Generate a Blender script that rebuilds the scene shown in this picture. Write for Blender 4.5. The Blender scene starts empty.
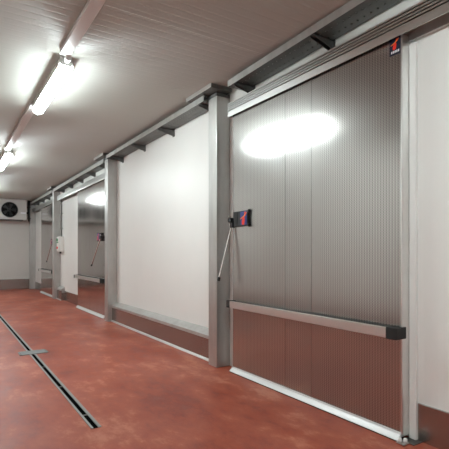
import bpy, bmesh, math, random
from mathutils import Vector, Matrix

random.seed(4)
scene = bpy.context.scene
COL = scene.collection

# ------------------------------------------------------------------ room measures (metres)
XW = 2.66          # face of the right wall panels
XL = -0.90         # face of the left wall
YB = 16.50         # face of the back wall
YF = -3.20         # wall behind the camera
H = 3.05           # ceiling
XC = 2.484         # corridor face of the steel columns
CS = 0.175         # column section
COLS = [4.015, 7.78, 12.44, 16.32]   # near face of each column
XD = 2.56          # face of the sliding leaves
LX = 0.932
TX = 0.897          # line of the cable trunking         # line of the ceiling lights

# ------------------------------------------------------------------ node helpers
def new_mat(name):
    m = bpy.data.materials.new(name); m.use_nodes = True
    nt = m.node_tree; nt.nodes.clear()
    out = nt.nodes.new('ShaderNodeOutputMaterial')
    b = nt.nodes.new('ShaderNodeBsdfPrincipled')
    nt.links.new(b.outputs[0], out.inputs[0])
    return m, nt, b

def math_node(nt, op, a, b=None, c=None):
    n = nt.nodes.new('ShaderNodeMath'); n.operation = op
    for i, v in enumerate((a, b, c)):
        if v is None: continue
        if isinstance(v, (int, float)): n.inputs[i].default_value = v
        else: nt.links.new(v, n.inputs[i])
    return n.outputs[0]

def coords(nt, axis=None):
    tc = nt.nodes.new('ShaderNodeTexCoord')
    if axis is None: return tc.outputs['Object']
    s = nt.nodes.new('ShaderNodeSeparateXYZ'); nt.links.new(tc.outputs['Object'], s.inputs[0])
    return s.outputs['XYZ'.index(axis)]

def groove(nt, coord, period, width, offset=0.0):
    """1 on the land, falling to 0 inside a groove of the given width, once per period"""
    d = math_node(nt, 'PINGPONG', math_node(nt, 'ADD', coord, offset), period / 2)
    mr = nt.nodes.new('ShaderNodeMapRange'); mr.interpolation_type = 'SMOOTHSTEP'
    nt.links.new(d, mr.inputs[0]); mr.inputs[1].default_value = 0; mr.inputs[2].default_value = width / 2
    mr.inputs[3].default_value = 0; mr.inputs[4].default_value = 1
    return mr.outputs[0]

def noise(nt, scale, detail=4.0, rough=0.55, stretch=None):
    n = nt.nodes.new('ShaderNodeTexNoise'); n.inputs['Scale'].default_value = scale
    n.inputs['Detail'].default_value = detail; n.inputs['Roughness'].default_value = rough
    src = coords(nt)
    if stretch:
        mp = nt.nodes.new('ShaderNodeMapping'); mp.inputs['Scale'].default_value = stretch
        nt.links.new(src, mp.inputs[0]); src = mp.outputs[0]
    nt.links.new(src, n.inputs['Vector'])
    return n.outputs['Fac']

def ramp(nt, fac, stops):
    r = nt.nodes.new('ShaderNodeValToRGB'); nt.links.new(fac, r.inputs[0])
    el = r.color_ramp.elements
    while len(el) < len(stops): el.new(0.5)
    for e, (p, c) in zip(el, stops):
        e.position = p; e.color = (*c, 1) if len(c) == 3 else c
    return r.outputs[0]

def remap(nt, fac, a, b):
    mr = nt.nodes.new('ShaderNodeMapRange'); nt.links.new(fac, mr.inputs[0])
    mr.inputs[1].default_value = 0.3; mr.inputs[2].default_value = 0.7
    mr.inputs[3].default_value = a; mr.inputs[4].default_value = b
    return mr.outputs[0]

def bump(nt, b, height, dist, strength=1.0):
    n = nt.nodes.new('ShaderNodeBump'); n.inputs['Distance'].default_value = dist
    n.inputs['Strength'].default_value = strength
    nt.links.new(height, n.inputs['Height']); nt.links.new(n.outputs[0], b.inputs['Normal'])

def plain(name, col, rough=0.5, metal=0.0, spec=0.5):
    m, nt, b = new_mat(name)
    b.inputs['Base Color'].default_value = (*col, 1); b.inputs['Roughness'].default_value = rough
    b.inputs['Metallic'].default_value = metal; b.inputs['Specular IOR Level'].default_value = spec
    return m

def metal_mat(name, c0, c1, r0, r1, scale=6, stretch=None, metallic=1.0):
    m, nt, b = new_mat(name)
    f = noise(nt, scale, 5, 0.6, stretch)
    nt.links.new(ramp(nt, f, [(0.3, c0), (0.7, c1)]), b.inputs['Base Color'])
    nt.links.new(remap(nt, f, r0, r1), b.inputs['Roughness'])
    b.inputs['Metallic'].default_value = metallic
    return m

# ------------------------------------------------------------------ materials
def wall_panel_mat(name, axis, base, rough=0.40):
    m, nt, b = new_mat(name)
    f = noise(nt, 1.3, 3)
    nt.links.new(ramp(nt, f, [(0.3, tuple(v * 0.97 for v in base)), (0.7, base)]), b.inputs['Base Color'])
    b.inputs['Roughness'].default_value = rough
    b.inputs['Specular IOR Level'].default_value = 0.45
    y = coords(nt, axis)
    h = math_node(nt, 'ADD', math_node(nt, 'MULTIPLY', groove(nt, y, 0.05, 0.03), 0.25), groove(nt, y, 1.15, 0.008, 0.21))
    bump(nt, b, h, 0.0022, 1.0)
    return m

M = {}
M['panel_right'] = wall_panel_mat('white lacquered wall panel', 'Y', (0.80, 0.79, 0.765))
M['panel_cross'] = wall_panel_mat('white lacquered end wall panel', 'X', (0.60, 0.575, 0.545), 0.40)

ANX = 1.0
def ceiling_mat():
    m, nt, b = new_mat('white ribbed ceiling panel')
    b.inputs['Base Color'].default_value = (0.46, 0.465, 0.425, 1)
    b.inputs['Roughness'].default_value = 0.55
    b.inputs['Anisotropic'].default_value = 1.0
    tv = nt.nodes.new('ShaderNodeCombineXYZ'); tv.inputs[0].default_value = ANX; tv.inputs[1].default_value = 1 - ANX
    nt.links.new(tv.outputs[0], b.inputs['Tangent'])
    b.inputs['Specular IOR Level'].default_value = 1.0
    y = coords(nt, 'Y')
    h = math_node(nt, 'ADD', math_node(nt, 'MULTIPLY', groove(nt, y, 0.09, 0.03), 0.34), groove(nt, y, 1.15, 0.014, 0.33))
    bump(nt, b, h, 0.003, 1.0)
    return m
M['ceiling'] = ceiling_mat()

def floor_mat():
    m, nt, b = new_mat('red brown resin concrete floor')
    big = noise(nt, 1.5, 7, 0.62, (1.0, 0.7, 1))
    fine = noise(nt, 6.0, 9, 0.75, (1.0, 0.5, 1))
    mix = math_node(nt, 'ADD', math_node(nt, 'MULTIPLY', big, 0.5), math_node(nt, 'MULTIPLY', fine, 0.5))
    c = ramp(nt, mix, [(0.41, (0.225, 0.031, 0.014)), (0.47, (0.300, 0.054, 0.026)), (0.53, (0.345, 0.075, 0.039)), (0.60, (0.46, 0.160, 0.098))])
    nt.links.new(c, b.inputs['Base Color'])
    nt.links.new(remap(nt, fine, 0.36, 0.55), b.inputs['Roughness'])
    b.inputs['Specular IOR Level'].default_value = 0.35
    bump(nt, b, fine, 0.004, 0.35)
    return m
M['floor'] = floor_mat()

def embossed_mat():
    """stainless sheet rolled with vertical ribs crossed by small dimples"""
    m, nt, b = new_mat('embossed stainless sheet')
    f = noise(nt, 3.0, 5, 0.6, (1, 1, 0.35))
    out = b.outputs[0].links[0].to_node; nt.nodes.remove(b)
    b = nt.nodes.new('ShaderNodeBsdfAnisotropic'); b.distribution = 'BECKMANN'
    nt.links.new(b.outputs[0], out.inputs[0])
    nt.links.new(remap(nt, f, 0.13, 0.17), b.inputs['Roughness'])
    y = coords(nt, 'Y'); z = coords(nt, 'Z')
    sy = math_node(nt, 'SINE', math_node(nt, 'MULTIPLY', y, 2 * math.pi / 0.0233))
    sz = math_node(nt, 'SINE', math_node(nt, 'MULTIPLY', z, 2 * math.pi / 0.018))
    h = math_node(nt, 'ADD', math_node(nt, 'MULTIPLY', sy, 0.07), math_node(nt, 'MULTIPLY', math_node(nt, 'MULTIPLY', sy, sz), 0.14))
    bump(nt, b, h, 0.0006, 1.0)
    # a softer second lobe from the fine stucco between the dimples
    b2 = nt.nodes.new('ShaderNodeBsdfAnisotropic'); b2.distribution = 'GGX'; b2.inputs['Roughness'].default_value = 0.34
    mx = nt.nodes.new('ShaderNodeMixShader'); mx.inputs[0].default_value = 0.42
    nt.links.new(b.outputs[0], mx.inputs[1]); nt.links.new(b2.outputs[0], mx.inputs[2]); nt.links.new(mx.outputs[0], out.inputs[0])
    nt.links.new(b.inputs['Normal'].links[0].from_socket, b2.inputs['Normal'])
    # rib shading and reflection contrast painted into the colour: dark valleys, bright crests
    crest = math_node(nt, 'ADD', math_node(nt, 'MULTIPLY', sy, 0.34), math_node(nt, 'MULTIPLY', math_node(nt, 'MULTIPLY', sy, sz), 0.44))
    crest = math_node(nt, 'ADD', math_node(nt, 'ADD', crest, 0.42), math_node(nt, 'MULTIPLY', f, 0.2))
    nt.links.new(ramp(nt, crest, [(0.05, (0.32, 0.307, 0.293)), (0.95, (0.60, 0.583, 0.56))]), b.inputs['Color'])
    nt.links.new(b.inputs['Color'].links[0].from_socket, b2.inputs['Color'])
    return m
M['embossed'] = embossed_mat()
M['stainless'] = metal_mat('smooth stainless sheet', (0.50, 0.48, 0.465), (0.58, 0.56, 0.54), 0.10, 0.17, 2.5, (1, 1, 0.3))
M['galv'] = metal_mat('galvanised steel', (0.44, 0.43, 0.415), (0.58, 0.57, 0.55), 0.34, 0.46, 7, (1, 1, 0.25), 0.72)
M['galv_dark'] = metal_mat('dull galvanised steel', (0.15, 0.145, 0.14), (0.22, 0.215, 0.205), 0.42, 0.55, 12)
M['kick'] = plain('stainless kick plate', (0.40, 0.375, 0.355), 0.27, 1.0)
M['alu'] = metal_mat('brushed aluminium', (0.72, 0.715, 0.70), (0.82, 0.815, 0.80), 0.30, 0.38, 5, (1, 0.1, 1))
M['alu_white'] = plain('pale anodised aluminium', (0.62, 0.62, 0.61), 0.40, 0.35)
M['black'] = plain('black plastic', (0.012, 0.012, 0.013), 0.38)
M['rubber'] = plain('black rubber', (0.015, 0.015, 0.015), 0.7)
M['chrome'] = plain('polished steel', (0.80, 0.79, 0.77), 0.14, 1.0)
M['white'] = plain('white plastic', (0.78, 0.775, 0.75), 0.4)
M['white_trim'] = plain('white painted frame', (0.78, 0.77, 0.745), 0.28)
M['trunk'] = plain('white trunking', (0.68, 0.665, 0.645), 0.38)
M['grey_plastic'] = plain('grey plastic', (0.42, 0.415, 0.40), 0.45)
M['navy'] = plain('navy enamel', (0.010, 0.016, 0.040), 0.35)
M['blue'] = plain('blue enamel', (0.025, 0.045, 0.22), 0.35)
M['red'] = plain('red enamel', (0.80, 0.030, 0.015), 0.4)
M['orange'] = plain('orange enamel', (0.85, 0.20, 0.03), 0.4)
M['letter'] = plain('white enamel', (0.8, 0.8, 0.85), 0.4)
M['green'] = plain('green plastic', (0.03, 0.24, 0.09), 0.4)
M['void'] = plain('dark channel', (0.004, 0.004, 0.004), 0.9, 0, 0.0)
M['evap'] = plain('pale stucco aluminium', (0.58, 0.555, 0.535), 0.42, 0.25)
M['strip'] = plain('dull steel drain edge', (0.30, 0.295, 0.285), 0.5, 0.8)
M['plate'] = plain('matt grey cover steel', (0.20, 0.205, 0.20), 0.6, 0.2, 0.3)

def lamp_mat():
    m = bpy.data.materials.new('glowing diffuser'); m.use_nodes = True
    nt = m.node_tree; nt.nodes.clear()
    o = nt.nodes.new('ShaderNodeOutputMaterial'); e = nt.nodes.new('ShaderNodeEmission')
    e.inputs[0].default_value = (0.885, 1.0, 1.005, 1); e.inputs[1].default_value = 58.0
    nt.links.new(e.outputs[0], o.inputs[0])
    return m
M['lamp'] = lamp_mat()

# ------------------------------------------------------------------ mesh helpers (all coordinates in world metres)
class MB:
    def __init__(self): self.bm = bmesh.new()
    def box(self, x0, x1, y0, y1, z0, z1):
        v = [self.bm.verts.new((x, y, z)) for x in (x0, x1) for y in (y0, y1) for z in (z0, z1)]
        for f in ((0,1,3,2),(4,6,7,5),(0,4,5,1),(2,3,7,6),(0,2,6,4),(1,5,7,3)):
            self.bm.faces.new([v[i] for i in f])
        return self
    def prism(self, pts, axis, a, b):
        """closed outline swept along an axis: 'Y' takes (x,z) points, 'X' takes (y,z), 'Z' takes (x,y)"""
        def P(p, t):
            return {'Y': (p[0], t, p[1]), 'X': (t, p[0], p[1]), 'Z': (p[0], p[1], t)}[axis]
        A = [self.bm.verts.new(P(p, a)) for p in pts]; B = [self.bm.verts.new(P(p, b)) for p in pts]
        n = len(pts)
        self.bm.faces.new(A); self.bm.faces.new(B[::-1])
        for i in range(n): self.bm.faces.new((A[i], B[i], B[(i+1) % n], A[(i+1) % n]))
        return self
    def tube(self, p, q, r, r2=None, n=16):
        p = Vector(p); q = Vector(q); d = q - p
        rot = d.to_track_quat('Z', 'Y').to_matrix().to_4x4()
        bmesh.ops.create_cone(self.bm, cap_ends=True, segments=n, radius1=r, radius2=r if r2 is None else r2, depth=d.length,
                              matrix=Matrix.Translation((p + q) / 2) @ rot)
        return self
    def ball(self, c, r, sx=1, sy=1, sz=1):
        bmesh.ops.create_uvsphere(self.bm, u_segments=16, v_segments=10, radius=r,
                                  matrix=Matrix.Translation(c) @ Matrix.Diagonal((sx, sy, sz, 1)))
        return self
    def ring(self, c, axis, r0, r1, d, n=40):
        """flat ring, extruded by d along Y"""
        for k in range(n):
            a0, a1 = 2*math.pi*k/n, 2*math.pi*(k+1)/n
            pts = [(c[0]+r0*math.cos(a0), c[2]+r0*math.sin(a0)), (c[0]+r1*math.cos(a0), c[2]+r1*math.sin(a0)),
                   (c[0]+r1*math.cos(a1), c[2]+r1*math.sin(a1)), (c[0]+r0*math.cos(a1), c[2]+r0*math.sin(a1))]
            self.prism(pts, 'Y', c[1], c[1]+d)
        bmesh.ops.remove_doubles(self.bm, verts=self.bm.verts, dist=1e-5)
        return self
    def build(self, name, mat, parent=None, bevel=0.0, segs=2, smooth=False):
        bmesh.ops.recalc_face_normals(self.bm, faces=self.bm.faces)
        if parent is not None:
            off = Vector((0, 0, 0)); p = parent
            while p is not None: off += p.location; p = p.parent
            bmesh.ops.translate(self.bm, verts=self.bm.verts, vec=-off)
        me = bpy.data.meshes.new(name); self.bm.to_mesh(me); self.bm.free()
        me.materials.append(mat)
        o = bpy.data.objects.new(name, me); COL.objects.link(o)
        if parent is not None: o.parent = parent
        if smooth:
            for p in me.polygons: p.use_smooth = True
        if bevel:
            md = o.modifiers.new('bevel', 'BEVEL'); md.width = bevel; md.segments = segs; md.limit_method = 'ANGLE'; md.angle_limit = math.radians(40)
            md.harden_normals = False
        return o

def tag(o, label, cat, group=None):
    o['label'] = label; o['category'] = cat; o['kind'] = 'thing'
    if group: o['group'] = group
    return o

def thing(name, loc, label, cat, group=None):
    o = bpy.data.objects.new(name, None); o.empty_display_size = 0.1; COL.objects.link(o)
    o.location = loc
    return tag(o, label, cat, group)

def struct(o):
    o['kind'] = 'structure'; return o

def kids(o): return [c for c in COL.objects if c.parent == o]

def copy_tree(o, parent=None):
    c = o.copy(); COL.objects.link(c)
    if parent is not None: c.parent = parent
    for ch in kids(o): copy_tree(ch, c)
    return c

# ------------------------------------------------------------------ the setting
struct(MB().box(XL-0.15, XW+0.15, YF-0.15, YB+0.15, -0.12, 0).build('floor', M['floor']))
struct(MB().box(XL-0.15, XW+0.15, YF-0.15, YB+0.15, H, H+0.12).build('ceiling', M['ceiling']))
struct(MB().box(XW, XW+0.12, YF, YB, 0, H).build('wall_right', M['panel_right']))
struct(MB().box(XL-0.12, XL, YF, YB, 0, H).build('wall_left', M['panel_right']))
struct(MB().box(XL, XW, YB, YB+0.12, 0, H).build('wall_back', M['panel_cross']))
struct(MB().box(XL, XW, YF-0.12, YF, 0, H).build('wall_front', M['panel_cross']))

# skirting of the end wall and of the left wall
def skirt(name, x0, x1, y0, y1, h):
    return struct(MB().box(x0, x1, y0, y1, 0.0, h).build(name, M['kick'], bevel=0.004))
skirt('baseboard_back', XL+0.02, XC-0.004, YB-0.02, YB, 0.35)
skirt('baseboard_left', XL, XL+0.02, YF, YB, 0.25)
skirt('baseboard_right', XW-0.012, XW, YF, 1.735, 0.25)
# kick plates either side of the far doors (behind the leaves)
skirt('baseboard_right.001', XW-0.012, XW, COLS[1]+CS, 11.90, 0.25)
skirt('baseboard_right.002', XW-0.012, XW, COLS[2]+CS, COLS[3], 0.25)

# metal-clad plinth between the first two columns: bevelled cap, kick face, pale strip along the floor
def plinth(suffix, y0, y1):
    cap = MB().prism([(XW, 0.352), (2.556, 0.296), (2.553, 0.258), (2.575, 0.258), (2.575, 0.20), (XW, 0.20)], 'Y', y0, y1)
    struct(cap.build('trim_2' + suffix, M['galv']))
    face = MB().box(2.578, XW, y0, y1, 0.0, 0.20).box(2.566, 2.576, y0, y1, 0.0, 0.258)
    struct(face.build('baseboard_right' + suffix, M['kick']))
    toe = MB().prism([(2.565, 0.028), (2.559, 0.026), (2.547, 0.008), (2.547, 0.0), (2.565, 0.0)], 'Y', y0, y1)
    struct(toe.build('trim_3' + suffix, M['alu']))
plinth('', COLS[0]+CS, COLS[1])
plinth('.003', 11.90, COLS[2])

# white frame post of the near opening, and its threshold plate
tr = MB().prism([(XW, 1.7865), (2.630, 1.7865), (2.630, 1.737), (XW, 1.737)], 'Z', 0.004, 2.655)
struct(tr.build('trim_1', M['white_trim'], bevel=0.004))
struct(MB().box(2.555, XW-0.001, 1.70, 1.80, 0.0, 0.004).build('trim_4', M['galv_dark']))

# ------------------------------------------------------------------ steel columns
CL = ['grey galvanised steel column beside the lever edge of the big near sliding door',
      'second steel column from the front, at the far end of the open white panel',
      'third galvanised steel column from the front, with the white push-button box next to it',
      'farthest galvanised steel column, in the back corner by the evaporator']
for i, y in enumerate(COLS):
    t = thing('steel_column', ((XC+XW)/2, y+CS/2, 0), CL[i], 'column', 'galvanised columns along the right wall')
    MB().box(XC, XW-0.001, y, y+CS, 0.0, 2.965).build('shaft', M['galv'], t, bevel=0.006)
    if i < 3:
        MB().box(XC+0.002, XW-0.002, y+0.002, y+CS-0.002, 2.966, 3.0).build('cap_plate', M['galv_dark'], t)
    else:
        MB().box(XC, XW-0.002, y, y+CS, 2.966, 3.048).build('cap_plate', M['galv_dark'], t)

# ------------------------------------------------------------------ cable trays on the columns' line
def tray(y0, y1, z0, z1, xs, brackets, label, rh=0.062):
    """wall tray running along Y: outer rail, perforated bed, wall rail, and its brackets. z0 / z1 = bed height at y0 / y1"""
    t = thing('cable_tray', (xs, (y0+y1)/2, min(z0, z1)), label, 'cable tray', 'cable trays on the right wall')
    xw = XW - 0.012
    def slab(xa, xb, za, zb, name, mat):
        m = MB(); v = []
        for (y, z) in ((y0, z0), (y1, z1)):
            v.append([m.bm.verts.new((x, y, z+dz)) for x, dz in ((xa, za), (xb, za), (xb, zb), (xa, zb))])
        A, B = v
        m.bm.faces.new(A); m.bm.faces.new(B[::-1])
        for k in range(4): m.bm.faces.new((A[k], B[k], B[(k+1) % 4], A[(k+1) % 4]))
        return m.build(name, mat, t)
    slab(xs, xs+0.004, 0.0, rh, 'outer_rail', M['galv'])
    slab(xs+0.0045, xs+0.018, rh-0.006, rh, 'rail_lip', M['galv'])
    slab(xw-0.004, xw, 0.006, 0.058, 'wall_rail', M['galv_dark'])
    # bed with two rows of holes: strips and cross webs
    m = MB()
    n = max(2, int((y1-y0)/0.06)); L = (y1-y0)
    def zz(y): return z0 + (z1-z0)*(y-y0)/L
    def strip(xa, xb, ya, yb):
        P = [(xa, ya), (xb, ya), (xb, yb), (xa, yb)]
        lo = [m.bm.verts.new((x, y, zz(y)+0.001)) for x, y in P]; hi = [m.bm.verts.new((x, y, zz(y)+0.004)) for x, y in P]
        m.bm.faces.new(lo); m.bm.faces.new(hi[::-1])
        for k in range(4): m.bm.faces.new((lo[k], hi[k], hi[(k+1) % 4], lo[(k+1) % 4]))
    xa, xb = xs+0.0045, xw-0.0045
    W = xb - xa
    for a, b in ((0, .27), (.33, .67), (.73, 1)): strip(xa+a*W, xa+b*W, y0, y1)
    for k in range(n+1):
        ya = y0 + k*L/(n+0.6)
        strip(xa+.27*W, xa+.33*W, ya, min(y1, ya+0.72*L/n)); strip(xa+.67*W, xa+.73*W, ya, min(y1, ya+0.72*L/n))
    m.build('perforated_bed', M['galv_dark'], t)
    for yb in brackets:
        z = zz(yb)
        m = MB()
        # folded sheet arm: deep at the wall, shallow at the tip, open below
        for dy in (-0.022, 0.018):
            m.prism([(xs+0.012, z-0.002), (xs+0.012, z-0.016), (XW-0.012, z-0.072), (XW-0.012, z-0.002)], 'Y', yb+dy, yb+dy+0.004)
        m.prism([(xs+0.012, z-0.001), (xs+0.012, z-0.004), (XW-0.006, z-0.004), (XW-0.006, z-0.001)], 'Y', yb-0.018, yb+0.018)
        m.box(XW-0.008, XW, yb-0.03, yb+0.03, z-0.085, z+0.03)
        m.build('bracket', M['galv_dark'], t)
    return t
tray(0.7, 3.70, 3.012, 2.942, 2.42, [3.58, 2.50, 1.3], 'galvanised cable tray on brackets above the big near sliding door')
tray(4.19, COLS[1]-0.10, 2.944, 2.935, 2.42, [4.30, 5.42, 6.45, 7.45], 'galvanised cable tray on brackets above the open white wall panel')
tray(COLS[1]+CS+0.04, COLS[2]-0.04, 2.925, 2.915, 2.47, [8.25, 9.15, 10.1, 11.05, 11.95], 'galvanised cable tray on brackets above the middle sliding door', 0.074)
tray(COLS[2]+CS+0.04, COLS[3]-0.03, 2.915, 2.915, 2.47, [12.95, 13.8, 14.7, 15.6], 'galvanised cable tray on brackets above the farthest sliding door', 0.074)

# short tray pieces that carry the cables round each column head
def bypass(y, xs, z, label):
    t = thing('tray_bridge', (xs, y+0.2, z), label, 'cable tray', 'tray pieces passing the column heads')
    y0, y1 = y-0.08, y+0.48
    MB().box(xs, xs+0.004, y0, y1, z, z+0.042).build('outer_rail', M['alu'], t)
    m = MB(); m.box(xs+0.0045, XW-0.03, y0, y0+0.26, z+0.0008, z+0.005); m.box(xs+0.0045, xs+0.15, y0+0.262, y1, z+0.0008, z+0.005)
    m.build('bed', M['galv_dark'], t)
    MB().prism([(xs+0.006, z+0.006), (XW-0.03, z+0.006), (XW-0.03, z+0.042), (xs+0.006, z+0.042)], 'Y', y0, y0+0.004).build('end_plate', M['galv_dark'], t)
    MB().box(xs+0.10, xs+0.26, y0+0.262, y0+0.272, z-0.012, z-0.0002).build('tab', M['alu'], t)
    return t
bypass(COLS[0], 2.362, 3.007, 'short tray piece jutting out round the head of the nearest column')
bypass(COLS[1], 2.372, 3.004, 'short tray piece jutting out round the head of the second column')
bypass(COLS[2], 2.40, 3.004, 'short tray piece jutting out round the head of the third column')

# ------------------------------------------------------------------ sliding door tracks
def track(y0, y1, label, z0=2.690, hgt=0.148):
    t = thing('door_track', (XW, (y0+y1)/2, z0), label, 'door track', 'aluminium tracks of the sliding doors')
    zt = z0 + hgt
    # extruded front cover with long grooves
    pts = []
    x = 2.525
    pts += [(x, z0), (x, z0+hgt-0.090)]
    for k in range(4):
        a = zt - 0.088 + k*0.0218
        pts += [(x+0.012, a+0.001), (x+0.012, a+0.008), (x, a+0.009), (x, a+0.0215)]
    pts += [(x, zt), (XW-0.001, zt), (XW-0.001, zt-0.006), (x+0.012, zt-0.006), (x+0.012, z0+0.006), (x+0.004, z0)]
    MB().prism(pts, 'Y', y0, y1).build('cover', M['alu'], t)
    MB().box(XW-0.03, XW-0.0005, y0+0.004, y1-0.004, z0-0.012, z0+0.10).box(XW-0.095, XW-0.0305, y0+0.02, y1-0.02, z0+0.055, z0+0.085).build('rail', M['galv'], t)
    for ye in (y0, y1):
        s = -1 if ye == y0 else 1
        a, b = sorted((ye, ye+s*0.004))
        MB().prism([(x, z0), (XW-0.002, z0+0.02), (XW-0.002, zt), (x, zt)], 'Y', a, b).build('end_plate', M['alu'], t)
    return t
track(-0.45, 3.855, 'ribbed aluminium track running above the big near sliding door and past its right edge')
track(COLS[1]+CS+0.03, 12.20, 'aluminium track above the middle sliding door between second and third columns', 2.647, 0.125)
track(COLS[2]+CS+0.03, 16.20, 'aluminium track above the farthest sliding door, ending near the back wall', 2.647, 0.125)

# ------------------------------------------------------------------ sliding doors
def emblem(yc, zc, h, x, parent):
    """tilted red figure with an orange bar across it; u runs to the viewer's right (-Y)"""
    def shape(pts, mat, name, dx):
        return MB().prism([(yc - u*h, zc + v*h) for u, v in pts], 'X', x-dx, x).build(name, mat, parent)
    shape([(-0.20, -0.50), (0.08, -0.50), (0.14, -0.30), (0.16, -0.02), (0.10, 0.10), (-0.10, 0.06), (-0.20, -0.12), (-0.24, -0.32)], M['red'], 'emblem', 0.0010)
    shape([(0.10, 0.22), (0.20, 0.16), (0.34, 0.28), (0.30, 0.46), (0.18, 0.52), (0.08, 0.44)], M['red'], 'emblem', 0.0010)
    shape([(-0.48, -0.02), (-0.38, -0.06), (0.10, 0.12), (0.44, 0.40), (0.40, 0.46), (0.02, 0.20)], M['orange'], 'emblem', 0.0016)

def handle(y_edge, s, parent, z=1.60, rod=None):
    """black lever case near one edge of the leaf; s = +1 when that edge is the far one (larger Y)"""
    def Y(d): return y_edge - s*d
    def yb(m, x0, x1, a, b, z0, z1): m.box(x0, x1, min(Y(a), Y(b)), max(Y(a), Y(b)), z0, z1)
    m = MB()
    m.prism([(Y(0.045), z-0.078), (Y(0.295), z-0.078), (Y(0.312), z-0.088), (Y(0.312), z-0.060), (Y(0.298), z-0.050), (Y(0.298), z+0.050), (Y(0.312), z+0.060),
             (Y(0.312), z+0.088), (Y(0.295), z+0.078), (Y(0.045), z+0.078)], 'X', 2.532, XD)
    h = m.build('handle_case', M['black'], parent, bevel=0.003)
    m = MB(); yb(m, 2.529, 2.5315, 0.060, 0.125, z-0.068, z+0.068); m.build('case_rib', M['rubber'], h)
    m = MB(); yb(m, 2.5285, 2.5315, 0.180, 0.288, z-0.064, z+0.068); m.build('emblem_plate', M['blue'], h)
    emblem(Y(0.236), z, 0.130, 2.5280, h)
    m = MB(); m.tube((2.50, Y(0.012), z-0.005), (2.575, Y(0.012), z-0.005), 0.027); yb(m, 2.520, 2.555, 0.0, 0.044, z-0.085, z+0.01)
    m.build('pivot', M['black'], h, bevel=0.003)
    m = MB(); m.tube((2.507, Y(0.012), z+0.0225), (2.507, Y(0.012), z+0.038), 0.012, n=6); m.build('pivot_bolt', M['chrome'], h); m = MB(); m.tube((2.506, Y(0.018), z-0.055), (2.519, Y(0.018), z-0.055), 0.010, n=6)
    m.build('pivot_bolt', M['chrome'], h)
    a, b = rod
    m = MB(); m.tube(a, b, 0.0095); m.build('lever', M['chrome'], h, smooth=False)
    d = (Vector(b) - Vector(a)).normalized()
    m = MB(); m.tube(Vector(b) - d*0.012, Vector(b) + d*0.03, 0.016); m.build('lever_tip', M['black'], h, bevel=0.004)
    return h

def sliding_door(y0, y1, sheet, label, seams, handle_far, group=None, z1=2.712):
    t = thing('sliding_door', ((XD+2.64)/2, (y0+y1)/2, 0), label, 'door', group)
    z0 = 0.035
    # leaf: core and sheets with a narrow seam between them
    m = MB(); m.box(XD+0.004, 2.642, y0+0.004, y1-0.004, z0, z1)
    ys = [y0] + seams + [y1]
    for a, b in zip(ys[:-1], ys[1:]):
        m.box(XD, XD+0.0042, a+0.002, b-0.002, z0, z1)
    m.build('leaf', sheet, t)
    MB().box(XD-0.002, 2.656, y0-0.012, y0+0.001, z0-0.01, z1).build('edge_profile', M['alu'], t, bevel=0.003)
    MB().box(XD+0.004, 2.656, y1+0.0005, y1+0.008, z0-0.01, z1).build('edge_shade_strip', M['rubber'], t)  # black strip standing in for the shadow in the gap at the far edge
    MB().prism([(XD-0.001, 0.052), (XD-0.009, 0.052), (XD-0.014, 0.040), (2.522, 0.012), (2.518, 0.006), (XD-0.001, 0.006)], 'Y', y0-0.006, y1+0.006).build('bottom_seal', M['alu_white'], t)
    MB().box(2.516, 2.60, y0-0.004, y1+0.004, 0.0, 0.0058).build('seal_lip', M['rubber'], t)
    # bumper rail: rubber core, aluminium face, black ends
    br = MB().prism([(2.476, 0.686), (2.476, 0.748), (2.482, 0.752), (2.500, 0.752), (2.500, 0.748), (2.484, 0.744), (2.484, 0.690), (2.500, 0.684), (2.482, 0.682)], 'Y', y0+0.055, y1-0.06)
    br = br.build('bumper_rail', M['alu'], t)
    MB().box(2.4845, XD-0.0025, y0+0.055, y1-0.06, 0.690, 0.7435).build('rubber_core', M['rubber'], br)
    MB().prism([(2.472, y0+0.0545), (2.472, y0-0.005), (2.486, y0-0.022), (XD+0.03, y0-0.022), (XD+0.03, y0-0.0125), (XD-0.0025, y0-0.0125), (XD-0.0025, y0+0.0545)], 'Z', 0.678, 0.756).build('end_cap', M['rubber'], br, bevel=0.004)
    MB().prism([(2.474, y1-0.0595), (2.474, y1-0.0), (2.484, y1+0.014), (XD-0.0025, y1+0.014), (XD-0.0025, y1-0.0595)], 'Z', 0.682, 0.754).build('end_cap', M['rubber'], br, bevel=0.004)
    if handle_far:
        handle(y1, 1, t, rod=((2.540, y1-0.005, 1.545), (2.425, y1+0.063, 0.985)))
    else:
        handle(y0+0.10, -1, t, z=1.565, rod=((2.500, y0+0.10, 1.52), (2.425, y0+0.40, 1.02)))
    for yh in (y0+0.08, y1-0.10):
        m = MB(); m.box(2.555, 2.60, yh-0.06, yh+0.06, z1-0.001, z1+0.010); m.box(2.572, 2.582, yh-0.03, yh+0.03, z1+0.010, z1+0.045)
        m.build('hanger', M['galv'], t)
    return t
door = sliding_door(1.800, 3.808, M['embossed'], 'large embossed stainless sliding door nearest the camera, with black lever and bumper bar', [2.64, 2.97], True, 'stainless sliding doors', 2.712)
# maker's badge at the top right of the leaf
bd = MB().box(XD-0.004, XD-0.0002, 1.802, 1.884, 2.590, 2.706).build('badge', M['navy'], door)
emblem(1.842, 2.661, 0.072, XD-0.0042, bd)
m = MB()
for k in range(5):
    yy = 1.872 - k*0.0132
    m.prism([(yy, 2.602), (yy-0.009, 2.602), (yy-0.011, 2.618), (yy-0.002, 2.618)], 'X', XD-0.0052, XD-0.0041)
m.build('lettering', M['letter'], bd)

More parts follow.
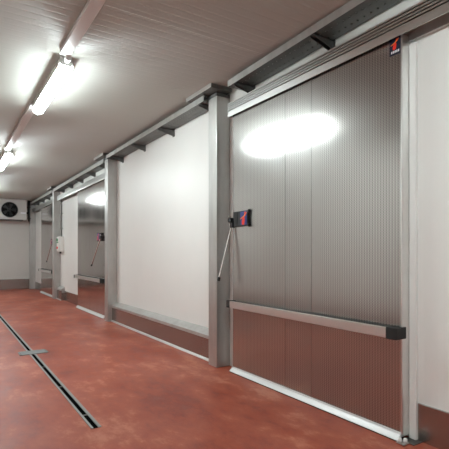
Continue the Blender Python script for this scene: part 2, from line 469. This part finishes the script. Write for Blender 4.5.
d2 = sliding_door(8.18, 10.20, M['stainless'], 'plain mirror-like stainless sliding door between the second and third columns', [9.2], False, 'stainless sliding doors', 2.668)
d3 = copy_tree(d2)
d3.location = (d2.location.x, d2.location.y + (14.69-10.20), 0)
tag(d3, 'plain stainless sliding door farthest away, between third column and back corner', 'door', 'stainless sliding doors')

# white guide rollers on the floor at the near door's right foot
t = thing('guide_roller', (2.548, 1.775, 0), 'white floor guide roller at the right foot of the near sliding door', 'roller')
MB().box(2.490, 2.550, 1.730, 1.788, 0.0045, 0.010).build('base', M['galv'], t)
for x, y in ((2.508, 1.772), (2.535, 1.748)):
    m = MB(); m.tube((x, y, 0.0105), (x, y, 0.030), 0.013); m.ball((x, y, 0.030), 0.0135, sz=0.6); m.build('roller', M['white'], t, smooth=True)

# ------------------------------------------------------------------ ceiling lights and trunking
LL = ['white ceiling light behind the camera position above the near floor',
      'long glowing ceiling light nearest the camera, upper left of the picture',
      'second glowing ceiling light, smaller and cut by the left picture edge',
      'farthest ceiling light towards the evaporator']
def light(y0, y1, label):
    t = thing('ceiling_light', (LX, (y0+y1)/2, H), label, 'ceiling light', 'fluorescent ceiling lights in a row')
    zb = 2.975
    MB().prism([(LX-0.045, H-0.001), (LX-0.063, zb+0.010), (LX-0.063, zb-0.020), (LX-0.0595, zb-0.020), (LX-0.0595, zb), (LX+0.0595, zb), (LX+0.0595, zb-0.020), (LX+0.063, zb-0.020), (LX+0.063, zb+0.010), (LX+0.045, H-0.001)], 'Y', y0, y1).build('housing', M['white'], t)
    pts = [(LX-0.058, zb-0.0005)]
    for k in range(0, 13):
        a = math.pi + math.pi*k/12
        pts.append((LX + 0.058*math.cos(a), zb-0.028 + 0.040*math.sin(a)))
    pts.append((LX+0.058, zb-0.0005))
    d = MB().prism(pts, 'Y', y0, y1).build('diffuser', M['lamp'], t)
    for ya, yb in ((y0-0.006, y0-0.0005), (y1+0.0005, y1+0.006)):
        MB().box(LX-0.050, LX+0.050, ya, yb, zb-0.012, H-0.004).build('end_cap', M['grey_plastic'], t)
    m = MB(); m.tube((LX, y0-0.0065, 3.005), (LX, y0-0.05, 3.005), 0.020); m.tube((LX, y0-0.0505, 3.005), (LX, y0-0.10, 3.005), 0.030)
    m.build('cable_gland', M['white'], t, bevel=0.003)
    return t
LY = [(-0.38, 1.07), (4.13, 5.56), (8.38, 9.83), (12.76, 14.21)]
for (a, b), l in zip(LY, LL): light(a, b, l)
segs = [(YF, LY[0][0]-0.115), (LY[0][1]+0.012, LY[1][0]-0.115), (LY[1][1]+0.012, LY[2][0]-0.115), (LY[2][1]+0.012, LY[3][0]-0.115), (LY[3][1]+0.012, YB-0.6)]
TL = ['white cable trunking behind the camera on the ceiling', 'white cable trunking on the ceiling running from the top edge to the nearest light',
      'white cable trunking on the ceiling between the nearest and second lights', 'white cable trunking on the ceiling between the second and farthest lights', 'white cable trunking on the ceiling towards the back wall']
for (a, b), l in zip(segs, TL):
    t = thing('cable_trunking', (TX, (a+b)/2, H), l, 'trunking', 'ceiling trunking between the lights')
    MB().box(TX-0.042, TX+0.042, a, b, H-0.034, H-0.0005).build('channel', M['trunk'], t, bevel=0.003)
    MB().box(TX-0.046, TX+0.046, a, b, H-0.042, H-0.0345).build('lid', M['trunk'], t, bevel=0.003)

# ------------------------------------------------------------------ evaporator on the back wall
EY = 16.0
def evaporator():
    t = thing('evaporator_unit', (1.05, YB, 2.36), 'pale evaporator cooler with a round black fan high on the back wall', 'air cooler')
    z0, z1, x0, x1 = 2.375, 3.046, -0.30, 2.335
    fans = [(1.803, EY, 2.690), (1.0, EY, 2.690), (0.20, EY, 2.690)]
    m = MB(); m.box(x0, x1, EY+0.02, YB-0.001, z0, z1)
    m.build('housing', M['evap'], t, bevel=0.008)
    MB().box(x0-0.004, x1+0.004, EY-0.006, EY+0.0195, z1-0.035, z1).box(x0-0.004, x1+0.004, EY-0.006, EY+0.0195, z0, z0+0.035).build('front_frame', M['evap'], t, bevel=0.004)
    m = MB(); m.box(x0+0.1, x1-0.1, EY+0.06, YB-0.03, z0-0.030, z0-0.001); m.build('drip_tray', M['galv_dark'], t, bevel=0.006)
    for c in fans:
        f = MB().ring((c[0], EY-0.035, c[2]), 'Y', 0.232, 0.252, 0.055).build('fan', M['black'], t)
        MB().tube((c[0], EY+0.006, c[2]), (c[0], EY+0.0195, c[2]), 0.231, n=40).build('fan_throat', M['void'], f)
        m = MB()
        for k in range(5):
            a = 2*math.pi*k/5
            def R(r, da, dy): return m.bm.verts.new((c[0]+r*math.cos(a+da), EY+dy, c[2]+r*math.sin(a+da)))
            q = [R(0.05, -0.35, -0.012), R(0.21, -0.30, -0.014), R(0.215, 0.28, 0.002), R(0.05, 0.35, 0.002)]
            q2 = [m.bm.verts.new(v.co + Vector((0, 0.003, 0))) for v in q]
            m.bm.faces.new(q); m.bm.faces.new(q2[::-1])
            for j in range(4): m.bm.faces.new((q[j], q2[j], q2[(j+1) % 4], q[(j+1) % 4]))
        m.build('fan_blades', M['black'], f)
        MB().tube((c[0], EY-0.028, c[2]), (c[0], EY+0.004, c[2]), 0.06).build('hub', M['black'], f)
        m = MB()
        for r in (0.09, 0.125, 0.16, 0.195): m.ring((c[0], EY-0.034, c[2]), 'Y', r, r+0.004, 0.004, 32)
        for k in range(4):
            a = math.pi*k/4 + 0.4
            m.tube((c[0]-0.232*math.cos(a), EY-0.0315, c[2]-0.232*math.sin(a)), (c[0]+0.232*math.cos(a), EY-0.0315, c[2]+0.232*math.sin(a)), 0.003, n=6)
        m.build('fan_guard', M['black'], f)
    MB().box(2.145, 2.300, EY+0.014, EY+0.0195, 2.575, 2.625).build('name_plate', M['letter'], t)
evaporator()

t = thing('insulated_pipe', (2.42, 16.2, 2.3), 'black insulated pipe bending down beside the right end of the evaporator', 'pipe')
MB().tube((2.425, 16.19, H), (2.425, 16.19, 2.33), 0.035).build('riser', M['rubber'], t, smooth=True)
for z in (2.42, 2.80): MB().box(2.375, 2.475, 16.145, 16.235, z, z+0.03).build('clamp', M['black'], t)
MB().tube((2.336, 16.19, 2.62), (2.424, 16.19, 2.62), 0.030).build('branch', M['rubber'], t, smooth=True)

# ------------------------------------------------------------------ push-button box with its conduit, by the third column
t = thing('control_box', (XW, 12.15, 1.28), 'white push-button control box with green and red buttons by the third column', 'control box')
MB().box(2.545, XW, 12.01, 12.29, 1.285, 1.69).build('body', M['white'], t, bevel=0.012)
MB().box(2.530, 2.5445, 12.02, 12.28, 1.30, 1.675).build('cover', M['white'], t, bevel=0.005)
for z, mt, nm in ((1.60, 'green', 'green_button'), (1.39, 'red', 'red_button')):
    MB().tube((2.5295, 12.17, z), (2.505, 12.17, z), 0.042 if mt == 'green' else 0.032).build(nm, M[mt], t, bevel=0.004)
MB().box(2.517, 2.5295, 12.08, 12.26, 1.52, 1.545).build('legend_strip', M['green'], t)
MB().tube((2.60, 12.15, 1.2845), (2.60, 12.15, 1.235), 0.028).build('cable_gland', M['black'], t)
m = MB(); m.tube((2.625, 12.15, 1.6915), (2.625, 12.15, 2.66), 0.02)
for z in (1.9, 2.3, 2.62): m.box(2.60, XW-0.001, 12.122, 12.178, z, z+0.02)
tag(m.build('conduit', M['galv_dark']), 'thin grey conduit rising from the white push-button box up the wall', 'conduit')

# ------------------------------------------------------------------ slot drain and its access cover
y0, y1 = 3.10, 15.6
t = thing('slot_drain', (0.908, (y0+y1)/2, 0), 'long narrow slot drain with steel edges set into the red floor', 'drain')
for a, b in ((y0, 5.77), (5.99, y1)):
    MB().box(0.872, 0.8890, a, b, 0.0002, 0.005).build('edge_strip', M['strip'], t)
    MB().box(0.923, 0.946, a, b, 0.0002, 0.005).build('edge_strip', M['strip'], t)
    MB().box(0.8892, 0.9228, a, b, 0.0002, 0.0012).build('slot', M['void'], t)
y = 3.38; bar = None
while y < y1 - 0.1:
    if not 5.7 < y < 6.0:
        if bar is None: bar = MB().box(0.8894, 0.9226, 3.38, 3.398, 0.0014, 0.0042).build('cross_bar', M['galv_dark'], t)
        else:
            c = bar.copy(); COL.objects.link(c); c.parent = t; c.location.y += y - 3.38
    y += 0.84
t = thing('drain_cover', (0.93, 5.875, 0), 'small rectangular grey steel cover across the slot drain', 'drain cover')
MB().box(0.785, 1.075, 5.775, 5.985, 0.0003, 0.008).build('plate', M['plate'], t, bevel=0.002)
for x in (0.765, 1.078): MB().box(x, x+0.018, 5.79, 5.97, 0.0003, 0.006).build('edge_bar', M['galv_dark'], t)

# ------------------------------------------------------------------ world, camera, view
w = bpy.data.worlds.new('World'); scene.world = w; w.use_nodes = True
w.node_tree.nodes['Background'].inputs[0].default_value = (0, 0, 0, 1)

F = 434.0
TH = math.atan((224.5 + 55) / F)
cam = bpy.data.cameras.new('camera'); co = bpy.data.objects.new('camera', cam); COL.objects.link(co)
cam.sensor_width = 36; cam.sensor_fit = 'HORIZONTAL'; cam.lens = F / 449 * 36
cam.shift_y = 28.5 / 449
cam.clip_start = 0.05
co.location = (0, 0, 1.25); co.rotation_euler = (math.radians(90), 0, -TH)
scene.camera = co

vs = scene.view_settings
vs.view_transform = 'Standard'; vs.look = 'None'; vs.exposure = 0.76; vs.gamma = 1.0; vs.use_curve_mapping = False
scene.cycles.max_bounces = 12; scene.cycles.diffuse_bounces = 8; scene.cycles.glossy_bounces = 6
scene.cycles.use_denoising = True
scene.cycles.sample_clamp_indirect = 10
